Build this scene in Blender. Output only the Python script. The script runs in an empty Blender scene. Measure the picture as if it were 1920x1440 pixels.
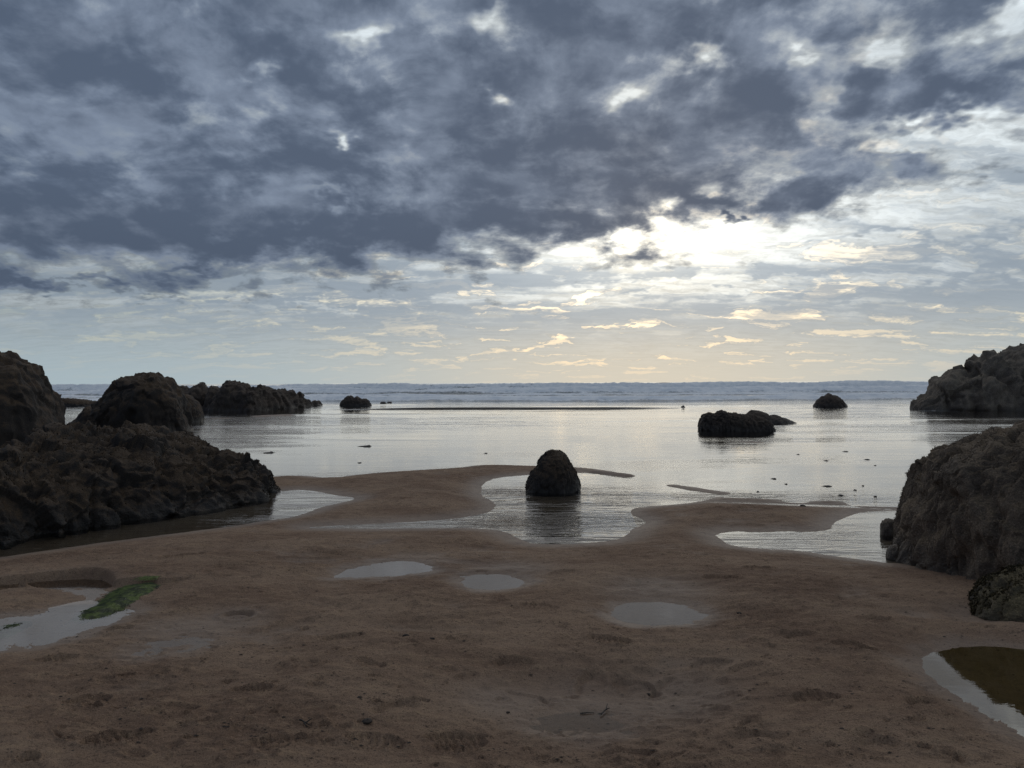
import bpy, math, random
import numpy as np
from mathutils import Matrix, Euler, Vector

# ---------------------------------------------------------------- camera, sky, sun
sc = bpy.context.scene
COL = sc.collection
F = 1331.0            # focal length of the photograph in its own pixels (1920 wide)
H = 1.70              # eye height over the water level (z = 0)
def hor(px): return 718.0 - 0.0042 * (np.asarray(px, float) - 960.0)

cam_d = bpy.data.cameras.new('camera'); cam = bpy.data.objects.new('camera', cam_d); COL.objects.link(cam)
cam_d.sensor_width = 36.0; cam_d.lens = 36.0 * F / 1920.0; cam_d.clip_start = 0.05; cam_d.clip_end = 30000.0
cam_d.shift_y = -2.0 / 1920.0
rot = Euler((math.radians(90), 0, 0)).to_matrix().to_4x4() @ Matrix.Rotation(math.radians(-0.24), 4, 'Z')
cam.matrix_world = Matrix.Translation((0, 0, H)) @ rot
sc.camera = cam

SUN_AZ, SUN_EL = math.radians(11.2), math.radians(11.6)      # azimuth to the right of +Y
SUN_DIR = Vector((math.sin(SUN_AZ) * math.cos(SUN_EL), math.cos(SUN_AZ) * math.cos(SUN_EL), math.sin(SUN_EL)))

class S:
    """a node socket with arithmetic"""
    def __init__(s, nt, sock): s.nt, s.k = nt, sock
    def _m(s, op, *a, clamp=False):
        n = s.nt.nodes.new('ShaderNodeMath'); n.operation = op; n.use_clamp = clamp
        for i, v in enumerate((s,) + a):
            if isinstance(v, S): s.nt.links.new(v.k, n.inputs[i])
            else: n.inputs[i].default_value = v
        return S(s.nt, n.outputs[0])
    def __add__(s, b): return s._m('ADD', b)
    __radd__ = __add__
    def __sub__(s, b): return s._m('SUBTRACT', b)
    def __rsub__(s, b): return (s * -1.0) + b
    def __mul__(s, b): return s._m('MULTIPLY', b)
    __rmul__ = __mul__
    def __truediv__(s, b): return s._m('DIVIDE', b)
    def pow(s, b): return s._m('POWER', b)
    def max(s, b): return s._m('MAXIMUM', b)
    def min(s, b): return s._m('MINIMUM', b)
    def exp(s): return s._m('EXPONENT')
    def clamp(s): return s._m('ADD', 0.0, clamp=True)
    def sstep(s, lo, hi, a=0.0, b=1.0):
        n = s.nt.nodes.new('ShaderNodeMapRange'); n.interpolation_type = 'SMOOTHSTEP'
        s.nt.links.new(s.k, n.inputs['Value'])
        for k, v in (('From Min', lo), ('From Max', hi), ('To Min', a), ('To Max', b)):
            if isinstance(v, S): s.nt.links.new(v.k, n.inputs[k])
            else: n.inputs[k].default_value = v
        return S(s.nt, n.outputs['Result'])

def put(nt, inp, v):
    if isinstance(v, S): nt.links.new(v.k, inp)
    elif hasattr(v, 'is_output'): nt.links.new(v, inp)
    else: inp.default_value = v
def vec(nt, x, y, z):
    n = nt.nodes.new('ShaderNodeCombineXYZ')
    for i, v in enumerate((x, y, z)): put(nt, n.inputs[i], v)
    return S(nt, n.outputs[0])
def sep(nt, v):
    n = nt.nodes.new('ShaderNodeSeparateXYZ'); put(nt, n.inputs[0], v)
    return [S(nt, o) for o in n.outputs]
def vmath(nt, op, a, b):
    n = nt.nodes.new('ShaderNodeVectorMath'); n.operation = op
    put(nt, n.inputs[0], a); put(nt, n.inputs[1], b)
    return S(nt, n.outputs['Value' if op in ('DOT_PRODUCT', 'DISTANCE', 'LENGTH') else 'Vector'])
def noise(nt, v, scale, detail=4.0, rough=0.5, dist=0.0, color=False, lac=2.0, dim='3D'):
    n = nt.nodes.new('ShaderNodeTexNoise'); n.noise_dimensions = dim; put(nt, n.inputs['Vector'], v)
    n.inputs['Scale'].default_value = scale; n.inputs['Detail'].default_value = detail
    n.inputs['Roughness'].default_value = rough; n.inputs['Distortion'].default_value = dist
    n.inputs['Lacunarity'].default_value = lac
    return S(nt, n.outputs['Color' if color else 0])
def mixc(nt, f, a, b):
    n = nt.nodes.new('ShaderNodeMix'); n.data_type = 'RGBA'
    put(nt, n.inputs[0], f)
    for i, v in ((6, a), (7, b)):
        put(nt, n.inputs[i], v if isinstance(v, S) else (tuple(v) + (1.0,))[:4])
    return S(nt, n.outputs[2])
def scalec(nt, c, f):
    n = nt.nodes.new('ShaderNodeVectorMath'); n.operation = 'SCALE'
    put(nt, n.inputs[0], c if isinstance(c, S) else tuple(c)); put(nt, n.inputs['Scale'], f)
    return S(nt, n.outputs['Vector'])
def addc(nt, a, b): return vmath(nt, 'ADD', a, b)

def build_world():
    w = bpy.data.worlds.new('World'); sc.world = w; w.use_nodes = True
    w.cycles.sampling_method = 'MANUAL'; w.cycles.sample_map_resolution = 256
    nt = w.node_tree; nt.nodes.clear()
    out = nt.nodes.new('ShaderNodeOutputWorld'); bg = nt.nodes.new('ShaderNodeBackground')
    STR = 0.1
    bg.inputs['Strength'].default_value = STR
    nt.links.new(bg.outputs[0], out.inputs[0])
    sky = nt.nodes.new('ShaderNodeTexSky'); sky.sky_type = 'NISHITA'; sky.sun_disc = False
    sky.sun_elevation = SUN_EL; sky.sun_rotation = SUN_AZ
    sky.air_density = 1.0; sky.dust_density = 1.5; sky.ozone_density = 1.5
    tc = nt.nodes.new('ShaderNodeTexCoord'); d = S(nt, tc.outputs['Generated'])
    x, y, z = sep(nt, d)
    az = x._m('ARCTAN2', y) * 57.2958
    el = z._m('ARCSINE') * 57.2958
    zz = z.max(0.0) * 0.97 + 0.025
    q = vec(nt, x / zz, y / zz, 0.0)                       # the cloud layer, a flat sheet overhead
    zh = z.max(0.0) * 0.90 + 0.13
    qh = vec(nt, x / zh, y / zh, 0.0)                      # the higher layer, seen less edge-on
    zd = z.max(0.0) * 0.80 + 0.27
    qd = vec(nt, x / zd, y / zd, 0.0)                      # the low deck: lumps with height, so less flattened
    wd = vmath(nt, 'SUBTRACT', noise(nt, qd, 2.2, 2.0, 0.5, color=True, dim='2D'), (0.5, 0.5, 0.5))
    qd1 = addc(nt, qd, scalec(nt, wd, 0.11))
    wq = vmath(nt, 'SUBTRACT', noise(nt, q, 0.9, 2.0, 0.5, color=True, dim='2D'), (0.5, 0.5, 0.5))
    q1 = addc(nt, q, scalec(nt, wq, 0.45))
    cosd = vmath(nt, 'DOT_PRODUCT', d, tuple(SUN_DIR))
    th = cosd.min(0.99999)._m('ARCCOSINE') * 57.2958       # angle from the sun
    daz = az - math.degrees(SUN_AZ); de = el - math.degrees(SUN_EL)

    # --- places where the layer is thicker or thinner (azimuth, elevation)
    wn = vmath(nt, 'SUBTRACT', noise(nt, qd, 4.5, 4.0, 0.6, color=True, dim='2D'), (0.5, 0.5, 0.5))
    ae = addc(nt, vec(nt, az, el, 0.0), vmath(nt, 'MULTIPLY', wn, (8.0, 6.0, 0.0)))
    azw, elw, _ = sep(nt, ae)
    k = math.degrees(1 / F)
    def blobs(lst):
        acc = None
        for px, py, rx, ry, amp in lst:
            a = math.degrees(math.atan((px - 960) / F)); e = math.degrees(math.atan((718 - py) / F * math.cos(math.radians(a))))
            sx, sy = 1 / (rx * k), 1 / (ry * k)
            n = nt.nodes.new('ShaderNodeVectorMath'); n.operation = 'MULTIPLY_ADD'
            put(nt, n.inputs[0], ae); n.inputs[1].default_value = (sx, sy, 0); n.inputs[2].default_value = (-a * sx, -e * sy, 0)
            o = S(nt, n.outputs[0])
            p = nt.nodes.new('ShaderNodeMath'); p.operation = 'POWER'; p.inputs[0].default_value = 0.3679
            nt.links.new(vmath(nt, 'DOT_PRODUCT', o, o).k, p.inputs[1])
            g = S(nt, p.outputs[0])
            acc = g * amp if acc is None else g._m('MULTIPLY_ADD', amp, acc)
        return acc
    ae0 = ae; cover = blobs(DECK_BLOBS)

    # --- high thin veil: pale, streaked, lit through by the sun
    n_v = noise(nt, addc(nt, vmath(nt, 'MULTIPLY', qh, (0.7, 1.0, 1.0)), scalec(nt, wn, 0.5)), 3.0, 6.0, 0.62, dim='2D')
    qs = addc(nt, vmath(nt, 'MULTIPLY', qh, (0.38, 1.35, 1.0)), scalec(nt, wn, 0.30))
    n_s = noise(nt, qs, 2.4, 7.0, 0.60, dim='2D')
    n_f = noise(nt, addc(nt, vmath(nt, 'MULTIPLY', qh, (0.55, 1.5, 1.0)), scalec(nt, wn, 0.25)), 10.0, 5.0, 0.62, dim='2D')
    g_core = ((daz * daz * (1 / 15.0) + de * de * (1 / 2.4)) * -1.0).exp()
    g_mid = ((daz * daz * (1 / 170.0) + de * de * (1 / 20.0)) * -1.0).exp()
    g_wide = (th * (-1 / 30.0)).exp()
    low = el.sstep(0.0, 9.0, 1.0, 0.0)
    warm = mixc(nt, (th * (-1 / 15.0)).exp(), (0.86, 0.98, 1.07), (1.07, 1.0, 0.84))
    warm = mixc(nt, low * (th * (-1 / 35.0)).exp() * 0.8, warm, (1.04, 1.0, 0.90))
    streak = (n_v * 0.5 + n_f * 0.5).sstep(0.34, 0.66, 0.74, 1.18)
    veil_l = (0.19 + g_wide * 0.40 + g_mid * 0.33 + el.sstep(8.0, 18.0) * 0.20) * streak + g_core * 0.75
    veil = scalec(nt, warm, veil_l * el.sstep(1.0, 8.0, 0.80, 1.0))
    # grey bars of mid cloud crossing the veil
    bars = (n_s * 0.72 + n_f * 0.28 + low * 0.015 + az.sstep(8.0, -30.0, 0.0, 0.05) - g_mid * 0.05 + blobs(BAR_BLOBS)).sstep(0.40, 0.60)
    barcol = addc(nt, (0.118, 0.150, 0.190), scalec(nt, warm, g_wide * 0.15 + g_mid * 0.16 + g_core * 0.5))
    bar_amt = bars * el.sstep(1.0, 6.0) * el.sstep(26.0, 12.0, 0.2, 1.0) * (g_core * -0.5 + 1.0) * 0.88
    clear = scalec(nt, S(nt, sky.outputs[0]), 0.085)
    veil_cov = (n_v.sstep(0.32, 0.56, 0.45, 1.0) + g_wide * 0.45).clamp()
    back = mixc(nt, veil_cov, clear, veil)
    back = mixc(nt, bar_amt, back, barcol)
    # haze low over the sea
    hz = mixc(nt, (daz * daz * (-1 / 500.0)).exp(), (0.250, 0.310, 0.340), (0.47, 0.425, 0.345))
    back = mixc(nt, (el * el * (-1 / 17.0)).exp() * 0.95, back, hz)

    # --- the dark broken deck of low cloud
    n_d = noise(nt, qd1, 5.2, 8.0, 0.54, dim='2D')
    n_m = noise(nt, addc(nt, qd1, (5.3, 2.1, 0.0)), 11.0, 6.0, 0.58, dim='2D')
    base = (el - (10.9 + azw * 0.085) + (n_d - 0.5) * 6.0).sstep(-6.0, 3.6, -0.46, 0.17)
    dens = n_d * 0.58 + n_m * 0.42 + base + az.sstep(12.0, 40.0, 0.0, -0.14) + cover * 0.95
    thick = dens.sstep(0.34, 0.62)
    core = dens.sstep(0.46, 0.78)
    n_l = noise(nt, addc(nt, qd1, (3.3, 7.7, 0.0)), 5.0, 6.0, 0.54, dim='2D')
    dk = mixc(nt, (n_l * 0.52 + (1.0 - n_d) * 0.30 + (1.0 - n_m) * 0.18 + cover * -0.25).sstep(0.41, 0.60), (0.084, 0.114, 0.170), (0.158, 0.198, 0.270))
    dk = mixc(nt, (th * (-1 / 13.0)).exp() * 0.75, dk, (0.130, 0.140, 0.170))
    dk = scalec(nt, dk, el.sstep(9.0, 15.0, 0.94, 1.04))
    rim = addc(nt, scalec(nt, dk, 1.25), scalec(nt, warm, g_wide * 0.10 + g_mid * 0.05))
    deck = mixc(nt, core, rim, dk)
    back = scalec(nt, back, dens.sstep(0.46, 0.28, 1.0, 1.5))
    col = mixc(nt, thick, back, deck)
    nt.links.new(scalec(nt, col, 1.0 / STR).k, bg.inputs['Color'])

# heavier (positive) and lighter (negative) stretches of the mid cloud low over the sea
BAR_BLOBS = [(240, 545, 330, 14, .10), (80, 585, 260, 26, -.16), (150, 640, 400, 30, .10), (560, 600, 200, 14, .12), (1120, 625, 300, 22, .12), (1500, 610, 260, 26, .12), (1000, 520, 220, 18, .10),
    (1320, 525, 220, 9, .12), (1700, 440, 180, 8, .12), (1800, 545, 200, 9, .10), (1260, 450, 140, 26, -.20), (1420, 480, 180, 20, -.12), (760, 520, 160, 20, .06), (500, 490, 80, 10, -.10), (640, 570, 240, 6, -.12), (1350, 545, 200, 8, -.10)]

# thin spots (negative) and heavy lumps (positive) of the low deck
DECK_BLOBS = [
    (660, 62, 46, 18, -.34), (700, 52, 20, 22, -.20), (525, 128, 22, 26, -.32), (500, 185, 34, 22, -.22), (922, 172, 24, 18, -.42),
    (930, 30, 26, 24, -.26), (650, 275, 24, 12, -.36), (620, 368, 50, 9, -.22), (1185, 165, 40, 18, -.34), (1285, 112, 60, 20, -.36),
    (1490, 100, 40, 26, -.36), (1640, 100, 46, 24, -.36), (1560, 190, 26, 60, -.16), (1510, 205, 30, 22, -.18), (1850, 225, 60, 22, -.24),
    (1740, 270, 110, 22, -.28), (1900, 20, 30, 60, -.26), (1850, 60, 40, 20, -.18), (1250, 382, 26, 20, -.28), (1345, 330, 30, 20, -.16),
    (1820, 300, 90, 40, -.18), (60, 200, 90, 26, -.09), (200, 285, 140, 16, -.10), (1860, 400, 160, 50, -.30), (1500, 45, 120, 20, -.08),
    (1440, 160, 60, 46, .12), (1610, 150, 40, 36, .24), (1770, 195, 80, 22, .30), (1480, 365, 110, 20, .22), (1330, 372, 60, 18, .16),
    (1720, 300, 60, 11, .20), (1880, 325, 60, 11, .20), (1680, 240, 90, 16, .10), (300, 430, 330, 36, .30), (700, 430, 240, 26, .24), (300, 130, 260, 90, .05),
    (1050, 300, 200, 90, .08), (900, 405, 140, 20, .16), (350, 510, 60, 12, .22), (100, 530, 190, 10, .30), (1355, 415, 15, 7, .34),
]
build_world()

sun_d = bpy.data.lights.new('sun', 'SUN'); sun = bpy.data.objects.new('sun', sun_d); COL.objects.link(sun)
sun_d.energy = 0.8; sun_d.angle = math.radians(150); sun_d.color = (1.0, 0.93, 0.80)
sun.rotation_euler = (-SUN_DIR).to_track_quat('-Z', 'Y').to_euler()
sc.view_settings.view_transform = 'Standard'; sc.view_settings.look = 'None'
sc.view_settings.exposure = 0.0; sc.view_settings.gamma = 1.0; sc.view_settings.use_curve_mapping = False
sc.cycles.max_bounces = 6
sc.cycles.use_denoising = True; sc.cycles.denoising_prefilter = 'NONE'

# ---------------------------------------------------------------- numeric noise and mesh helpers
RNG = np.random.default_rng(7)
PERM = RNG.permutation(256).astype(np.int32); PERM = np.concatenate([PERM, PERM, PERM])
GRAD = RNG.normal(size=(256, 3)); GRAD /= np.linalg.norm(GRAD, axis=1)[:, None]
GRAD = GRAD.astype(np.float32)
def pnoise(x, y, z=0.0):
    x = np.asarray(x, np.float32); y = np.asarray(y, np.float32)
    z = np.broadcast_to(np.asarray(z, np.float32), x.shape)
    xf, yf, zf = np.floor(x), np.floor(y), np.floor(z)
    X, Y, Z = xf.astype(np.int32) & 255, yf.astype(np.int32) & 255, zf.astype(np.int32) & 255
    x, y, z = x - xf, y - yf, z - zf
    u, v, w = (t * t * t * (t * (t * 6 - 15) + 10) for t in (x, y, z))
    def g(i, j, k):
        h = PERM[PERM[PERM[X + i] + Y + j] + Z + k]
        G = GRAD[h]
        return G[..., 0] * (x - i) + G[..., 1] * (y - j) + G[..., 2] * (z - k)
    def lx(j, k):
        a = g(0, j, k); return a + u * (g(1, j, k) - a)
    a0 = lx(0, 0); a = a0 + v * (lx(1, 0) - a0)
    b0 = lx(0, 1); b = b0 + v * (lx(1, 1) - b0)
    return (a + w * (b - a)) * 1.5
def fbm(x, y, z=0.0, o=4, rough=0.5, lac=2.03, ridged=False):
    t = 0; amp = 1.0; tot = 0; f = 1.0
    for i in range(o):
        n = pnoise(x * f + 17.3 * i, y * f - 9.1 * i, np.asarray(z) * f + 3.7 * i)
        t = t + amp * ((1 - 2 * np.abs(n)) if ridged else n); tot += amp
        amp *= rough; f *= lac
    return t / tot
def worley(x, y, z):
    """distance to nearest and second nearest feature point"""
    xi, yi, zi = np.floor(x).astype(np.int32), np.floor(y).astype(np.int32), np.floor(z).astype(np.int32)
    f1 = np.full(x.shape, 9.0, np.float32); f2 = f1.copy()
    for i in (-1, 0, 1):
        for j in (-1, 0, 1):
            for k in (-1, 0, 1):
                h = PERM[PERM[PERM[(xi + i) & 255] + ((yi + j) & 255)] + ((zi + k) & 255)]
                jit = GRAD[h] * 0.45 + 0.5
                d = np.sqrt((xi + i + jit[..., 0] - x) ** 2 + (yi + j + jit[..., 1] - y) ** 2 + (zi + k + jit[..., 2] - z) ** 2)
                f2 = np.where(d < f1, f1, np.minimum(f2, d)); f1 = np.minimum(f1, d)
    return f1, f2
def facets(x, y, z):
    """broken planes: each cell of space gets its own tilted flat"""
    xi, yi, zi = np.floor(x).astype(np.int32), np.floor(y).astype(np.int32), np.floor(z).astype(np.int32)
    best = np.full(x.shape, 9.0, np.float32); val = np.zeros(x.shape, np.float32)
    for i in (-1, 0, 1):
        for j in (-1, 0, 1):
            for k in (-1, 0, 1):
                h = PERM[PERM[PERM[(xi + i) & 255] + ((yi + j) & 255)] + ((zi + k) & 255)]
                G = GRAD[h]; a, b, c = x - (xi + i + G[..., 0] * .45 + .5), y - (yi + j + G[..., 1] * .45 + .5), z - (zi + k + G[..., 2] * .45 + .5)
                d = a * a + b * b + c * c; T = GRAD[PERM[h + 7]]
                v = a * T[..., 0] + b * T[..., 1] + c * T[..., 2] + T[..., 0] * .25
                m = d < best; best = np.where(m, d, best); val = np.where(m, v, val)
    return val
def sst(x, a, b):
    t = np.clip((x - a) / (b - a), 0, 1); return t * t * (3 - 2 * t)
def smin(a, b, k):
    h = np.clip(0.5 + 0.5 * (b - a) / k, 0, 1); return b + (a - b) * h - k * h * (1 - h)

def mesh_np(name, v, faces, mat=None, parent=None, smooth=True):
    """verts (N,3), faces (M,3 or 4)"""
    v = np.asarray(v, np.float32); faces = np.asarray(faces, np.int32)
    me = bpy.data.meshes.new(name); n, k = faces.shape
    me.vertices.add(len(v)); me.vertices.foreach_set('co', v.ravel())
    me.loops.add(n * k); me.loops.foreach_set('vertex_index', faces.ravel())
    me.polygons.add(n); me.polygons.foreach_set('loop_start', np.arange(0, n * k, k, dtype=np.int32))
    if smooth: me.polygons.foreach_set('use_smooth', np.ones(n, bool))
    me.update(calc_edges=True)
    if mat: me.materials.append(mat)
    o = bpy.data.objects.new(name, me); COL.objects.link(o)
    if parent: o.parent = parent
    return o
def grid_faces(r, c, wrap=False):
    i = np.arange(r - 1)[:, None] * c; j = np.arange(c - 1)[None, :]
    a = (i + j).ravel()
    return np.stack([a, a + 1, a + 1 + c, a + c], 1)
def attr(o, name, vals):
    a = o.data.attributes.new(name, 'FLOAT', 'POINT'); a.data.foreach_set('value', np.asarray(vals, np.float32).ravel())
def tag(o, label, cat, group=None):
    o['label'] = label; o['category'] = cat
    if group: o['group'] = group
    return o
def structure(o): o['kind'] = 'structure'; return o

def ground(px, py, L=0.0):
    """a pixel of the photograph to the place on the level z = L"""
    px = np.asarray(px, float); py = np.asarray(py, float)
    Y = F * (H - L) / np.maximum(py - hor(px), 0.5)
    return (px - 960) / F * Y, Y

# ---------------------------------------------------------------- materials
def new_mat(name):
    m = bpy.data.materials.new(name); m.use_nodes = True
    nt = m.node_tree; nt.nodes.clear()
    out = nt.nodes.new('ShaderNodeOutputMaterial')
    return m, nt, out
def principled(nt, out, **kw):
    p = nt.nodes.new('ShaderNodeBsdfPrincipled')
    for k, v in kw.items(): put(nt, p.inputs[k.replace('_', ' ')], v if not isinstance(v, tuple) else (v + (1.0,))[:4])
    nt.links.new(p.outputs[0], out.inputs[0]); return p
def bump(nt, h, strength=0.5, dist=0.01, normal=None):
    b = nt.nodes.new('ShaderNodeBump'); put(nt, b.inputs['Height'], h); put(nt, b.inputs['Strength'], strength)
    b.inputs['Distance'].default_value = dist
    if normal: nt.links.new(normal.k, b.inputs['Normal'])
    return S(nt, b.outputs[0])
def attribute(nt, name):
    a = nt.nodes.new('ShaderNodeAttribute'); a.attribute_name = name; return S(nt, a.outputs['Fac'])
def position(nt):
    return S(nt, nt.nodes.new('ShaderNodeNewGeometry').outputs['Position'])
def scaled(nt, p, s): return vmath(nt, 'MULTIPLY', p, s)

def mat_sand():
    m, nt, out = new_mat('wet_sand')
    p = position(nt); wet = attribute(nt, 'wet')
    n1 = noise(nt, scaled(nt, p, (0.8, 1.4, 1)), 1.0, 5, 0.6); n2 = noise(nt, p, 9.0, 6, 0.68); n3 = noise(nt, p, 150.0, 3, 0.7)
    n4 = noise(nt, scaled(nt, p, (1, 2.8, 1)), 5.0, 7, 0.72); n5 = noise(nt, p, 45.0, 4, 0.7)
    c = mixc(nt, n1.sstep(0.36, 0.64), (0.240, 0.154, 0.104), (0.345, 0.236, 0.160))
    c = mixc(nt, n4.sstep(0.48, 0.68) * 0.6, c, (0.410, 0.280, 0.178))
    c = mixc(nt, n2.sstep(0.52, 0.68) * 0.45, c, (0.150, 0.105, 0.078))
    c = mixc(nt, n5.sstep(0.57, 0.67) * 0.7, c, (0.065, 0.044, 0.036))
    c = mixc(nt, n3.sstep(0.56, 0.66) * 0.7, c, (0.065, 0.044, 0.036))
    c = mixc(nt, n3.sstep(0.42, 0.32) * 0.55, c, (0.50, 0.36, 0.25))
    c = mixc(nt, wet * 0.55, c, (0.118, 0.090, 0.070))
    h = n2 * 0.5 + n4 * 0.5
    dry = 1.0 - wet * 0.75
    nb = bump(nt, n3, dry * 0.6, 0.010); nb = bump(nt, n5, dry * 0.75, 0.020, nb); nb = bump(nt, h, dry * 0.9, 0.045, nb)
    rough = 0.85 - wet * 0.36 + (n2 - 0.5) * 0.3
    spec = wet.sstep(0.2, 1.0, 0.15, 0.42)
    principled(nt, out, Base_Color=c, Roughness=rough, Normal=nb, IOR=1.36, Specular_IOR_Level=spec)
    return m

def mat_rock(name, c_dark, c_mid, c_weed, weed=0.5, fine=1.0, salt=0.0):
    m, nt, out = new_mat(name)
    p = position(nt); geo = nt.nodes.new('ShaderNodeNewGeometry')
    _, _, nz = sep(nt, S(nt, geo.outputs['Normal']))
    px, py, pz = sep(nt, p)
    n1 = noise(nt, p, 1.7 * fine, 6, 0.62); n2 = noise(nt, p, 14.0 * fine, 6, 0.7); n3 = noise(nt, p, 70.0 * fine, 3, 0.7)
    vo = nt.nodes.new('ShaderNodeTexVoronoi'); put(nt, vo.inputs['Vector'], p); vo.inputs['Scale'].default_value = 52.0 * fine
    vd = S(nt, vo.outputs['Distance'])
    c = mixc(nt, n1.sstep(0.35, 0.65), c_dark, c_mid)
    w = (n1 * 0.45 + n2 * 0.40 + nz * 0.22).sstep(0.46, 0.64) * weed
    c = mixc(nt, w, c, c_weed)
    c = mixc(nt, n3.sstep(0.55, 0.68) * 0.75, c, scalec(nt, c, 2.6))
    c = mixc(nt, n3.sstep(0.45, 0.34) * 0.7, c, scalec(nt, c, 0.35))
    c = mixc(nt, vd.sstep(0.30, 0.10) * n2.sstep(0.45, 0.6) * 0.55, c, tuple(v * 2.4 + 0.01 for v in c_mid))
    if salt: c = mixc(nt, (n1 * 0.6 + pz * 0.10).sstep(0.55, 0.85) * salt, c, (0.17, 0.155, 0.14))
    damp = pz.sstep(0.30, 0.02)                      # splash zone at the foot
    c = mixc(nt, damp * 0.55, c, scalec(nt, c_dark, 0.6))
    nb = bump(nt, vd, 0.5, 0.012 / fine); nb = bump(nt, n3, 0.5, 0.012 / fine, nb); nb = bump(nt, n2, 0.65, 0.035 / fine, nb)
    principled(nt, out, Base_Color=c, Roughness=0.86 - damp * 0.38, Normal=nb)
    return m

def mat_water(name, ior=1.33, tint=(0.75, 0.78, 0.74), ripple=1.0, sea=False, rough=0.02):
    m, nt, out = new_mat(name)
    p = position(nt); x, y, z = sep(nt, p)
    big = noise(nt, scaled(nt, p, (0.05, 0.16, 1)), 1.0, 4, 0.6)
    patch = noise(nt, scaled(nt, p, (0.16, 0.55, 1)), 1.0, 4, 0.6)
    r1 = noise(nt, scaled(nt, p, (3.2, 8.0, 1)), 1.0, 4, 0.6, 0.8)
    r2 = noise(nt, scaled(nt, p, (9.0, 24.0, 1)), 1.0, 3, 0.6, 0.4)
    r0 = noise(nt, scaled(nt, p, (0.35, 2.0, 1)), 1.0, 4, 0.6, 0.3)
    if sea:
        amp = attribute(nt, 'ripple')
        s = (patch.sstep(0.42, 0.62, 0.10, 1.0)) * amp * y.sstep(11.0, 34.0, 0.75, 0.22)
        nb = bump(nt, r2, s * 0.55 * ripple, 0.014)
        nb = bump(nt, r1, s * 0.95 * ripple, 0.055, nb)
        nb = bump(nt, r0, amp * 0.45 * ripple, 0.09, nb)
    else:
        nb = bump(nt, r2, 0.10 * ripple, 0.004); nb = bump(nt, r1, 0.10 * ripple, 0.01, nb)
    fr = nt.nodes.new('ShaderNodeFresnel'); fr.inputs['IOR'].default_value = ior; nt.links.new(nb.k, fr.inputs['Normal'])
    gl = nt.nodes.new('ShaderNodeBsdfGlossy'); gl.inputs['Roughness'].default_value = rough; nt.links.new(nb.k, gl.inputs['Normal'])
    gl.inputs['Color'].default_value = (1, 1, 1, 1)
    tr = nt.nodes.new('ShaderNodeBsdfTransparent'); tr.inputs['Color'].default_value = tint + (1,)
    body = tr.outputs[0]
    if sea:
        df = nt.nodes.new('ShaderNodeBsdfDiffuse'); df.inputs['Color'].default_value = (0.060, 0.085, 0.095, 1)
        ms = nt.nodes.new('ShaderNodeMixShader'); put(nt, ms.inputs[0], attribute(nt, 'deep'))
        nt.links.new(tr.outputs[0], ms.inputs[1]); nt.links.new(df.outputs[0], ms.inputs[2]); body = ms.outputs[0]
    mx = nt.nodes.new('ShaderNodeMixShader'); nt.links.new(fr.outputs[0], mx.inputs[0])
    nt.links.new(body, mx.inputs[1]); nt.links.new(gl.outputs[0], mx.inputs[2]); last = mx.outputs[0]
    if sea:
        f1 = noise(nt, scaled(nt, p, (0.7, 0.9, 1.6)), 1.0, 6, 0.68); f2 = noise(nt, scaled(nt, p, (3.0, 3.0, 3.0)), 1.0, 4, 0.65)
        fo = attribute(nt, 'foam')
        f3 = noise(nt, scaled(nt, p, (0.10, 0.35, 0.5)), 1.0, 5, 0.65)
        fm = (f1 * 0.40 + f2 * 0.25 + f3 * 0.75 + fo * 0.62).sstep(0.82, 1.06)
        fb = bump(nt, f2, 0.5, 0.12); fb = bump(nt, f1, 0.55, 0.28, fb)
        fc = mixc(nt, f1.sstep(0.35, 0.6), (0.78, 0.82, 0.86), (0.97, 0.98, 0.98))
        fd = nt.nodes.new('ShaderNodeBsdfDiffuse'); put(nt, fd.inputs['Color'], fc); nt.links.new(fb.k, fd.inputs['Normal'])
        m2 = nt.nodes.new('ShaderNodeMixShader'); put(nt, m2.inputs[0], fm)
        nt.links.new(last, m2.inputs[1]); nt.links.new(fd.outputs[0], m2.inputs[2]); last = m2.outputs[0]
    nt.links.new(last, out.inputs[0]); return m

M_SAND = mat_sand()
M_SEA = mat_water('sea_water', 1.36, ripple=1.0, sea=True)
M_POOL = mat_water('pool_water', 1.45, tint=(0.80, 0.78, 0.72), ripple=0.5)
M_FILM = mat_water('thin_water_film', 1.20, tint=(0.88, 0.86, 0.82), ripple=0.8, rough=0.10)
M_CLEAR = mat_water('still_pool_water', 1.62, tint=(0.88, 0.86, 0.60), ripple=0.3)

# ---------------------------------------------------------------- the beach
def poly_sd(X, Y, poly):
    """signed distance to a closed polygon, negative inside"""
    P = np.asarray(poly, np.float32); Q = np.roll(P, -1, 0)
    d2 = np.full(X.shape, 1e9, np.float32); ins = np.zeros(X.shape, bool)
    for (ax, ay), (bx, by) in zip(P, Q):
        ex, ey = bx - ax, by - ay; wx, wy = X - ax, Y - ay
        t = np.clip((wx * ex + wy * ey) / (ex * ex + ey * ey + 1e-9), 0, 1)
        d2 = np.minimum(d2, (wx - ex * t) ** 2 + (wy - ey * t) ** 2)
        if ay != by:
            c = ((ay > Y) != (by > Y)) & (X < (bx - ax) * (Y - ay) / (by - ay) + ax); ins ^= c
    d = np.sqrt(d2); return np.where(ins, -d, d)
def poly_px(pts, L=0.0):
    gx, gy = ground([p[0] for p in pts], [p[1] for p in pts], L); return np.stack([gx, gy], 1)
def smooth_poly(P, it=2):
    for _ in range(it):
        Q = np.roll(P, -1, 0); P = np.stack([P * .75 + Q * .25, P * .25 + Q * .75], 1).reshape(-1, 2)
    return P

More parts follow.
